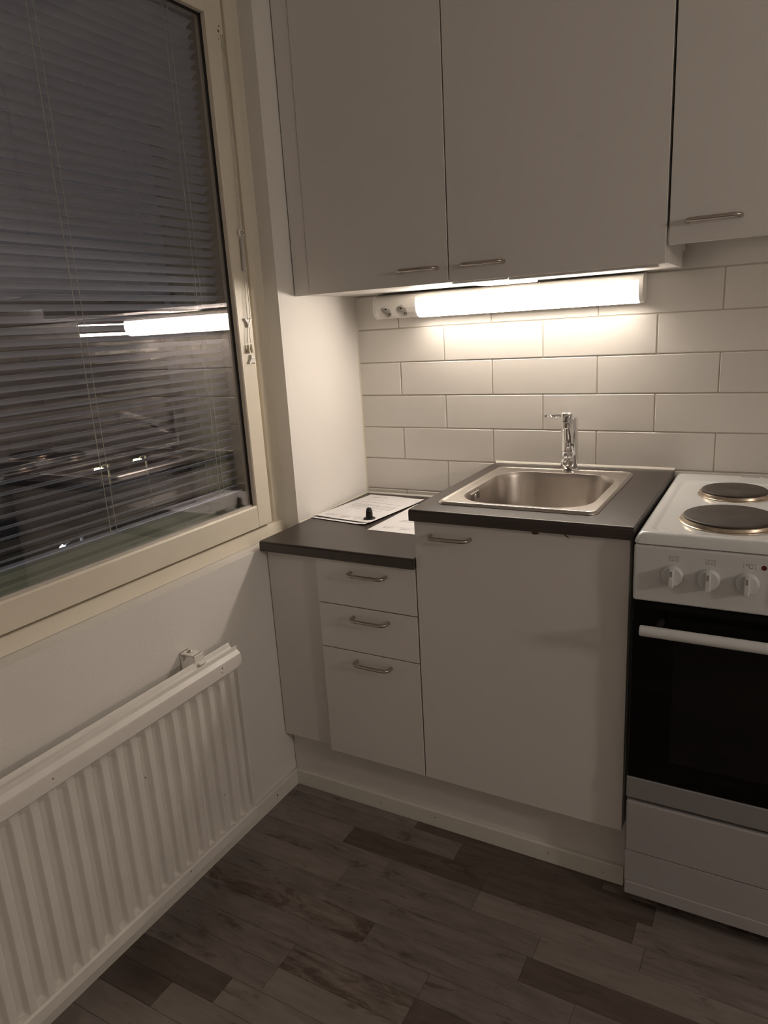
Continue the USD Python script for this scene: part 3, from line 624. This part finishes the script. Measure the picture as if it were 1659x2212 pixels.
for k, kx in enumerate((1.0473, 1.1122, 1.1778, 1.2690, 1.3345, 1.3990)):
    kz = 0.8205
    kb = part(st, 'knob', lathe([(0.0195, 0.0), (0.0205, 0.0015), (0.0200, 0.0050), (0.0192, 0.0058), (0.0190, 0.0110), (0.0176, 0.0125), (0.0, 0.0125)], (kx, SYF + 0.0002, kz), (0, -1, 0), 44), 'enamel_front', smooth=35)
    part(kb, 'grip', rbox(kx - 0.0045, kx + 0.0045, SYF - 0.0250, SYF - 0.011, kz - 0.0180, kz + 0.0180, 0.0018, 3), 'enamel_front', smooth=40)
    part(kb, 'pointer', box(kx - 0.0020, kx + 0.0018, SYF - 0.0253, SYF - 0.0240, kz + 0.0050, kz + 0.0160), 'print', smooth=False)
def plate_sign(cx, cz, which):
    m = []
    for i, (dx, dz) in enumerate(((-0.0030, 0.0030), (0.0030, 0.0030), (-0.0030, -0.0030), (0.0030, -0.0030))):
        y = SYF - 0.0002
        if i == which: m.append(lathe([(0.0014, 0), (0.0014, 0.0003)], (cx + dx, y + 0.0001, cz + dz), (0, -1, 0), 10))
        else: m.append(tube([(cx + dx + 0.0015 * math.cos(a), y, cz + dz + 0.0015 * math.sin(a)) for a in np.linspace(0, 2 * PI, 11)], 0.00025, 4))
    for s in (-1, 1):
        m += [box(cx + s * 0.0078 - 0.0003, cx + s * 0.0078 + 0.0003, SYF - 0.0003, SYF + 0.001, cz - 0.0052, cz + 0.0052)]
        for e in (-1, 1): m += [box(min(cx + s * 0.0078, cx + s * 0.0060), max(cx + s * 0.0078, cx + s * 0.0060), SYF - 0.0003, SYF + 0.001, cz + e * 0.0050 - 0.0003, cz + e * 0.0050 + 0.0003)]
    return cat(*m)
part(st, 'burner_mark', plate_sign(1.0490, 0.8545, 2), 'print', smooth=False)
part(st, 'burner_mark', plate_sign(1.1135, 0.8545, 0), 'print', smooth=False)
part(st, 'burner_mark', plate_sign(1.3345, 0.8545, 1), 'print', smooth=False)
part(st, 'burner_mark', plate_sign(1.3990, 0.8545, 3), 'print', smooth=False)
deg = meshkit.text_mesh('°C', 0.0085, 0.0006)
v = deg.vertices.copy(); c0 = v[:, 0].mean()
deg = trimesh.Trimesh(np.column_stack([v[:, 0] - c0 + 1.1795, SYF - v[:, 2] + 0.0003, v[:, 1] + 0.8500]), deg.faces, process=False)
part(st, 'temperature_mark', cat(deg, *[box(1.1795 + s * 0.0098 - 0.0003, 1.1795 + s * 0.0098 + 0.0003, SYF - 0.0003, SYF + 0.001, 0.8490, 0.8600) for s in (-1, 1)], box(1.1893, 1.1925, SYF - 0.0003, SYF + 0.001, 0.8487, 0.8493)), 'print', smooth=False)
part(st, 'indicator_light', lathe([(0.0046, 0), (0.0046, 0.0006), (0.0034, 0.0018), (0.0, 0.0022)], (1.2035, SYF + 0.0002, 0.8535), (0, -1, 0), 24), 'red', label='dark red indicator light')
od = part(st, 'oven_door', box(X0 + 0.0015, X1 - 0.0015, SYF + 0.003, SYF + 0.040, 0.3512, 0.7578, 0.0015), 'oven_glass', smooth=False, label='black glass oven door')
part(od, 'oven_window', box(X0 + 0.083, X1 - 0.083, SYF + 0.0026, SYF + 0.010, 0.405, 0.680, 0.0004), 'oven_window', smooth=False)
part(od, 'oven_handle', cyl((0.9985, -0.6600, 0.7185), (1.4480, -0.6600, 0.7185), 0.0108, 28, 0.0014), 'enamel_front', label='white round oven handle bar')
for xx in (1.030, 1.4165):
    part(od, 'handle_post', cyl((xx, SYF + 0.004, 0.7185), (xx, -0.6540, 0.7185), 0.0070, 18), 'black')
part(od, 'door_trim', box(X0 + 0.0012, X1 - 0.0012, SYF, SYF + 0.036, 0.3010, 0.3510, 0.0012), 'oven_trim', smooth=False, label='grey metal strip below the glass')
part(st, 'stove_drawer', rbox(X0 + 0.0018, X1 - 0.0018, SYF, SYF + 0.04, 0.1640, 0.2915, 0.0040, 3), 'drawer_grey', smooth=40)
part(st, 'plinth_panel', cat(box(X0 + 0.0018, X1 - 0.0018, SYF + 0.0012, SYF + 0.03, 0.0830, 0.1632, 0.0012), rbox(X0 + 0.0018, X1 - 0.0018, SYF, SYF + 0.035, 0.0480, 0.0835, 0.0045, 3)), 'drawer_grey', smooth=40)
for xx in (X0 + 0.05, X1 - 0.05):
    for yy in (-0.52, -0.09):
        part(st, 'foot', cyl((xx, yy, 0.0), (xx, yy, 0.05), 0.016, 16), 'black')

# ================================================================== RADIATOR
RY1, RY0 = -0.800, -2.060
RB, RFX = 0.046, 0.078
RZ0, RZ1 = 0.0965, 0.583
rd = thing('radiator', 'white ribbed panel radiator hanging under the window on the left wall', 'radiator', (0.06, -1.4, 0.0965))
PITCH = 0.0386
ph0 = -0.8290
def ribbed(x_face, depth, y0, y1, z0, z1, back):
    ys = np.arange(y1, y0, -0.0016); zs = np.concatenate([[z0], np.linspace(z0 + 0.020, z0 + 0.050, 9), np.linspace(z0 + 0.1, z1 - 0.08, 4), np.linspace(z1 - 0.050, z1 - 0.034, 5), [z1]])
    Y, Z = np.meshgrid(ys, zs, indexing='ij')
    ph = (Y - ph0) / PITCH; d = np.abs(ph - np.round(ph))          # 0 at the middle of a raised channel
    t = np.clip((d - 0.20) / 0.12, 0, 1); g = t * t * (3 - 2 * t)
    # each groove ends in a half round
    w = np.clip(1 - ((0.5 - d) * PITCH / 0.0135) ** 2, 0, 1) ** 0.5 * 0.0135
    e0 = np.clip((Z - (z0 + 0.038) + w) / 0.010, 0, 1); e1 = np.clip(((z1 - 0.036) - Z + w * 0.5) / 0.008, 0, 1)
    e = e0 * e0 * (3 - 2 * e0) * e1 * e1 * (3 - 2 * e1)
    inside = (Y < ph0 + PITCH * 0.5) & (Y > y0 + 0.03)
    X = x_face - depth * g * e * inside
    n, m_ = Y.shape
    front = np.stack([X, Y, Z], -1).reshape(-1, 3); bk = front.copy(); bk[:, 0] = back
    N = n * m_; f = []
    ii, jj = np.meshgrid(np.arange(n - 1), np.arange(m_ - 1), indexing='ij')
    a = (ii * m_ + jj).ravel(); b = a + 1; c = a + m_ + 1; dd = a + m_
    f = np.vstack([np.stack([a, b, c], 1), np.stack([a, c, dd], 1), np.stack([N + a, N + c, N + b], 1), np.stack([N + a, N + dd, N + c], 1)])
    rim = [i * m_ for i in range(n)] + [(n - 1) * m_ + j for j in range(1, m_)] + [i * m_ + m_ - 1 for i in range(n - 2, -1, -1)] + [j for j in range(m_ - 2, 0, -1)]
    r0 = np.array(rim); r1 = np.roll(r0, -1)
    f = np.vstack([f, np.stack([r0, N + r0, N + r1], 1), np.stack([r0, N + r1, r1], 1)])
    m = trimesh.Trimesh(np.vstack([front, bk]), f, process=False); m.fix_normals()
    return m
part(rd, 'front_panel', ribbed(RFX + 0.002, 0.0130, RY0, RY1 - 0.003, RZ0 + 0.002, RZ1 - 0.034, RFX - 0.0145), 'radiator', smooth=60)
part(rd, 'back_panel', box(RB, RB + 0.010, RY0, RY1 + 0.002, RZ0 + 0.01, RZ1 - 0.012, 0.003), 'radiator', smooth=False)
part(rd, 'core', box(RB + 0.010, RFX - 0.0145, RY0 + 0.02, RY1 - 0.014, RZ0 + 0.03, RZ1 - 0.020), 'radiator')
lip = [(RFX - 0.010, RZ1 - 0.022), (RFX - 0.005, RZ1 - 0.004), (RFX - 0.0035, RZ1), (RFX - 0.0015, RZ1 - 0.0005), (RFX + 0.000, RZ1 - 0.009), (RFX + 0.006, RZ1 - 0.014), (RFX + 0.0095, RZ1 - 0.0175), (RFX + 0.0105, RZ1 - 0.021), (RFX + 0.0105, RZ1 - 0.049), (RFX + 0.0085, RZ1 - 0.0515), (RFX - 0.004, RZ1 - 0.0515)]
part(rd, 'top_rail', extrude(lip, 'y', RY0, RY1), 'radiator', smooth=20)
part(rd, 'back_rail', extrude([(RB - 0.001, RZ1 - 0.02), (RB - 0.001, RZ1 - 0.001), (RB + 0.001, RZ1 + 0.001), (RB + 0.003, RZ1), (RB + 0.007, RZ1 - 0.008), (RB + 0.013, RZ1 - 0.013), (RB + 0.022, RZ1 - 0.016), (RB + 0.022, RZ1 - 0.02)], 'y', RY0, RY1 + 0.004), 'radiator', smooth=20)
part(rd, 'bottom_rail', extrude([(RFX - 0.010, RZ0), (RFX + 0.0035, RZ0), (RFX + 0.0055, RZ0 + 0.002), (RFX + 0.0055, RZ0 + 0.026), (RFX + 0.0025, RZ0 + 0.031), (RFX - 0.010, RZ0 + 0.031)], 'y', RY0, RY1), 'radiator', smooth=20)
bk = part(rd, 'bracket', cat(box(0.001, 0.048, -0.9140, -0.8840, RZ1 + 0.0125, RZ1 + 0.0165, 0.001), box(0.001, 0.005, -0.9140, -0.8840, RZ1 - 0.045, RZ1 + 0.0165, 0.001), box(0.044, 0.050, -0.9140, -0.8840, RZ1 - 0.006, RZ1 + 0.0165, 0.001), box(0.046, 0.060, -0.9100, -0.8880, RZ1 - 0.008, RZ1 - 0.003, 0.001)), 'radiator', smooth=False, label='wall bracket gripping the back panel')
part(bk, 'bracket_screw', lathe([(0.0058, 0), (0.0058, 0.002), (0.004, 0.0038), (0.0018, 0.0038), (0.0018, 0.002)], (0.0200, -0.8980, RZ1 + 0.0165), n=18), 'screw')
part(rd, 'bracket', cat(box(0.001, 0.048, -1.914, -1.884, RZ1 + 0.0125, RZ1 + 0.0165, 0.001), box(0.001, 0.005, -1.914, -1.884, RZ1 - 0.045, RZ1 + 0.0165, 0.001), box(0.044, 0.050, -1.914, -1.884, RZ1 - 0.006, RZ1 + 0.0165, 0.001)), 'radiator', smooth=False)

for xx, yy, zz, ax, r_ in ((RFX + 0.0105, -0.868, 0.556, (1, 0, 0), 0.0020), (RFX + 0.0105, -0.871, 0.546, (1, 0, 0), 0.0014), (RFX + 0.0055, -1.045, 0.118, (1, 0, 0), 0.0018), (RFX + 0.002, -1.125, 0.42, (1, 0, 0), 0.0016), (RFX + 0.002, -0.905, 0.23, (1, 0, 0), 0.0016), (RFX + 0.0105, -1.33, 0.552, (1, 0, 0), 0.0016)):
    part(rd, 'paint_chip', lathe([(r_, -0.0004), (r_, 0.0003)], (xx, yy, zz), ax, 7), 'stain', smooth=False)

# ================================================================== VENETIAN BLIND between the panes
SLX, SW, SP, TILT = -0.088, 0.0250, 0.0215, math.radians(26.5)
BY_0, BY_1 = IY0 + 0.006, -0.536
vb = thing('venetian_blind', 'grey venetian blind with tilted slats hanging between the window panes', 'blind', (SLX, -1.2, 0.88))
def slat(z):
    n, t, sag = 7, 0.0005, 0.0018
    s = np.linspace(-0.5, 0.5, n)
    top = [(q * SW, sag * (1 - (2 * q) ** 2) + t / 2) for q in s]; bot = [(q * SW, sag * (1 - (2 * q) ** 2) - t / 2) for q in s[::-1]]
    c, sn = math.cos(TILT), math.sin(TILT)
    return extrude([(SLX + a * c - b * sn, z + a * sn + b * c) for a, b in top + bot], 'y', BY_0, BY_1)
NS = 53
for k in range(NS):
    part(vb, 'slat', slat(0.9225 + k * SP + rng.uniform(-0.0006, 0.0006)), 'slat', smooth=40)
part(vb, 'bottom_rail', box(SLX - 0.011, SLX + 0.011, BY_0, BY_1, 0.9060, 0.9105, 0.002), 'slat', smooth=False)
part(vb, 'head_rail', box(SLX - 0.014, SLX + 0.014, BY_0, BY_1, 0.9225 + NS * SP - 0.006, 0.9225 + NS * SP + 0.022, 0.002), 'slat', smooth=False)
for yy in (-0.613, -0.972, -1.331, -1.69):
    for dx in (-0.0105, 0.0115):
        part(vb, 'ladder_cord', cyl((SLX + dx, yy, 0.909), (SLX + dx, yy, 0.9225 + NS * SP), 0.0007, 6), 'cord')
    part(vb, 'lift_cord', cyl((SLX + 0.0135, yy - 0.018, 0.909), (SLX + 0.0135, yy - 0.018, 0.9225 + NS * SP), 0.0008, 6), 'cord')

# --- operating cords on the sash
CX = SX + 0.006
cd = thing('blind_cord', 'thin pull cords of the blind with two tassels, hanging on the window sash', 'cord', (CX, -0.49, 1.26))
def hang(pts, r=0.0008):
    return tube(fillet_path(pts, 0.006, 4), r, 6)
part(cd, 'cord', hang([(SX + 0.0015, -0.4835, 2.025), (CX, -0.484, 1.85), (CX, -0.490, 1.575), (CX, -0.497, 1.37), (CX, -0.5015, 1.352), (CX, -0.498, 1.345)]), 'cord')
part(cd, 'cord', hang([(SX + 0.0015, -0.4775, 2.025), (CX + 0.001, -0.478, 1.85), (CX + 0.001, -0.484, 1.575), (CX + 0.001, -0.487, 1.365), (CX + 0.001, -0.494, 1.35)]), 'cord')
part(cd, 'cord', hang([(CX, -0.497, 1.347), (CX, -0.5045, 1.322), (CX, -0.505, 1.300)]), 'cord')
part(cd, 'cord', hang([(CX, -0.490, 1.347), (CX, -0.4955, 1.322), (CX, -0.4945, 1.300)]), 'cord')
for yy, lean in ((-0.5055, -0.002), (-0.4935, 0.002)):
    part(cd, 'tassel', lathe([(0.0022, 0.021), (0.0052, 0.0), (0.0045, -0.0005)][::-1], (CX, yy, 1.276), (0, lean * 8, 1), 14), 'clear_plastic')
part(cd, 'tilt_rod', cyl((CX, -0.4905, 1.482), (CX, -0.4885, 1.560), 0.0048, 14, 0.001), 'plastic_grey', label='short grey sleeve on the cords')
def cleat(name, label, y, z, flip):
    t = thing(name, label, 'cord holder', (SX, y, z), 'cord holders on the window sash')
    b = [(-0.0032, 0.014), (0.0032, 0.014), (0.0050, 0.004), (0.0135, -0.006), (0.0125, -0.0095), (0.0045, -0.0055), (0.0, -0.0075), (-0.0045, -0.0055), (-0.0125, -0.0095), (-0.0135, -0.006), (-0.0050, 0.004)]
    if flip: b = [(p, -q) for p, q in b]
    part(t, 'hook', extrude([(y + p, z + q) for p, q in b], 'x', SX + 0.0002, SX + 0.0065), 'plastic', smooth=False)
    part(t, 'screw', lathe([(0.0032, 0), (0.0030, 0.0012), (0.0010, 0.0016)], (SX + 0.0065, y, z + (-0.005 if flip else 0.005)), (1, 0, 0), 14), 'screw')
cleat('cord_holder', 'upper white plastic cord holder with the cords wound round it', -0.4935, 1.3545, True)
cleat('cord_holder', 'lower empty white plastic cord holder screwed to the sash stile', -0.4935, 1.2560, False)
up = thing('cord_guide', 'small white plastic cord guide high up on the sash stile', 'cord guide', (SX, -0.485, 1.573))
part(up, 'clip', box(SX + 0.0002, SX + 0.0085, -0.4975, -0.4780, 1.568, 1.583, 0.002), 'plastic', smooth=False)
part(up, 'eyelet', tube([(SX + 0.0095, -0.4885 + 0.0045 * math.cos(a), 1.5745 + 0.0045 * math.sin(a)) for a in np.linspace(0, 2 * PI, 17)], 0.0011, 8), 'screw')

# ================================================================== OUT OF SIGHT: the lamp whose light comes in from the right
HX, HY, HZ = 3.2, -1.5, 1.6
flamp = thing('floor_lamp', 'floor lamp with a round glowing globe further right in the room, outside the frame', 'lamp', (HX, HY, 0))
part(flamp, 'base', lathe([(0.14, 0.0), (0.145, 0.006), (0.14, 0.018), (0.03, 0.030), (0.012, 0.034)], (HX, HY, 0), n=36), 'pole')
part(flamp, 'stem', cyl((HX, HY, 0.03), (HX, HY, HZ - 0.105), 0.010, 16), 'pole')
part(flamp, 'globe', trimesh.creation.icosphere(3, 0.11).apply_translation([HX, HY, HZ]), 'globe')

# ================================================================== OUTDOORS at night, seen through the blind
GZ = -7.5
solo('ground', box(-140, -0.31, -90, 120, GZ - 0.2, GZ), 'asphalt', kind='structure')
def house(name, label, x, y0, y1, z1, lit=()):
    h = thing(name, label, 'building', (x, (y0 + y1) / 2, GZ))
    part(h, 'facade', box(x - 9, x, y0, y1, GZ, z1, 0.1), 'facade', smooth=False)
    part(h, 'roof', box(x - 9.3, x + 0.3, y0 - 0.3, y1 + 0.3, z1, z1 + 0.4, 0.08), 'pole', smooth=False)
    k = 0
    for i, yy in enumerate(np.arange(y0 + 1.6, y1 - 1.0, 3.2)):
        for j, zz in enumerate(np.arange(GZ + 1.4, z1 - 1.6, 3.0)):
            wi = part(h, 'window', box(x - 0.02, x + 0.06, yy - 0.7, yy + 0.7, zz, zz + 1.3, 0.03), 'pole', smooth=False)
            part(wi, 'window_pane', box(x + 0.05, x + 0.075, yy - 0.6, yy + 0.6, zz + 0.1, zz + 1.2), 'lit_window' if (i, j) in lit else 'far_window', smooth=False)
house('apartment_building', 'dark apartment block with rows of windows beyond the blind, outdoors', -46, 10, 44, 4.3, lit=((3, 2),))
def street_lamp(label, x, y, z, mat, s=0.16):
    t = thing('street_lamp', label, 'street lamp', (x, y, GZ), 'street lamps outdoors')
    part(t, 'pole', cyl((x, y + 0.5, GZ), (x, y + 0.5, z + 0.25), 0.06, 10), 'pole')
    part(t, 'arm', tube([(x, y + 0.5, z + 0.22), (x, y + 0.25, z + 0.26), (x, y, z + 0.16)], 0.035, 8), 'pole')
    part(t, 'lamp_head', rbox(x - s, x + s, y - s * 1.1, y + s * 0.9, z, z + 0.16, 0.06, 3), mat, smooth=50)
street_lamp('cool white street lamp shining low down through the blind', -12.0, 7.19, -2.93, 'street_light', 0.07)
street_lamp('left one of the two warm yellow street lamps seen through the blind', -25.0, 18.65, -4.09, 'street_light_warm')
street_lamp('right one of the two warm yellow street lamps seen through the blind', -25.0, 20.84, -4.09, 'street_light_warm')
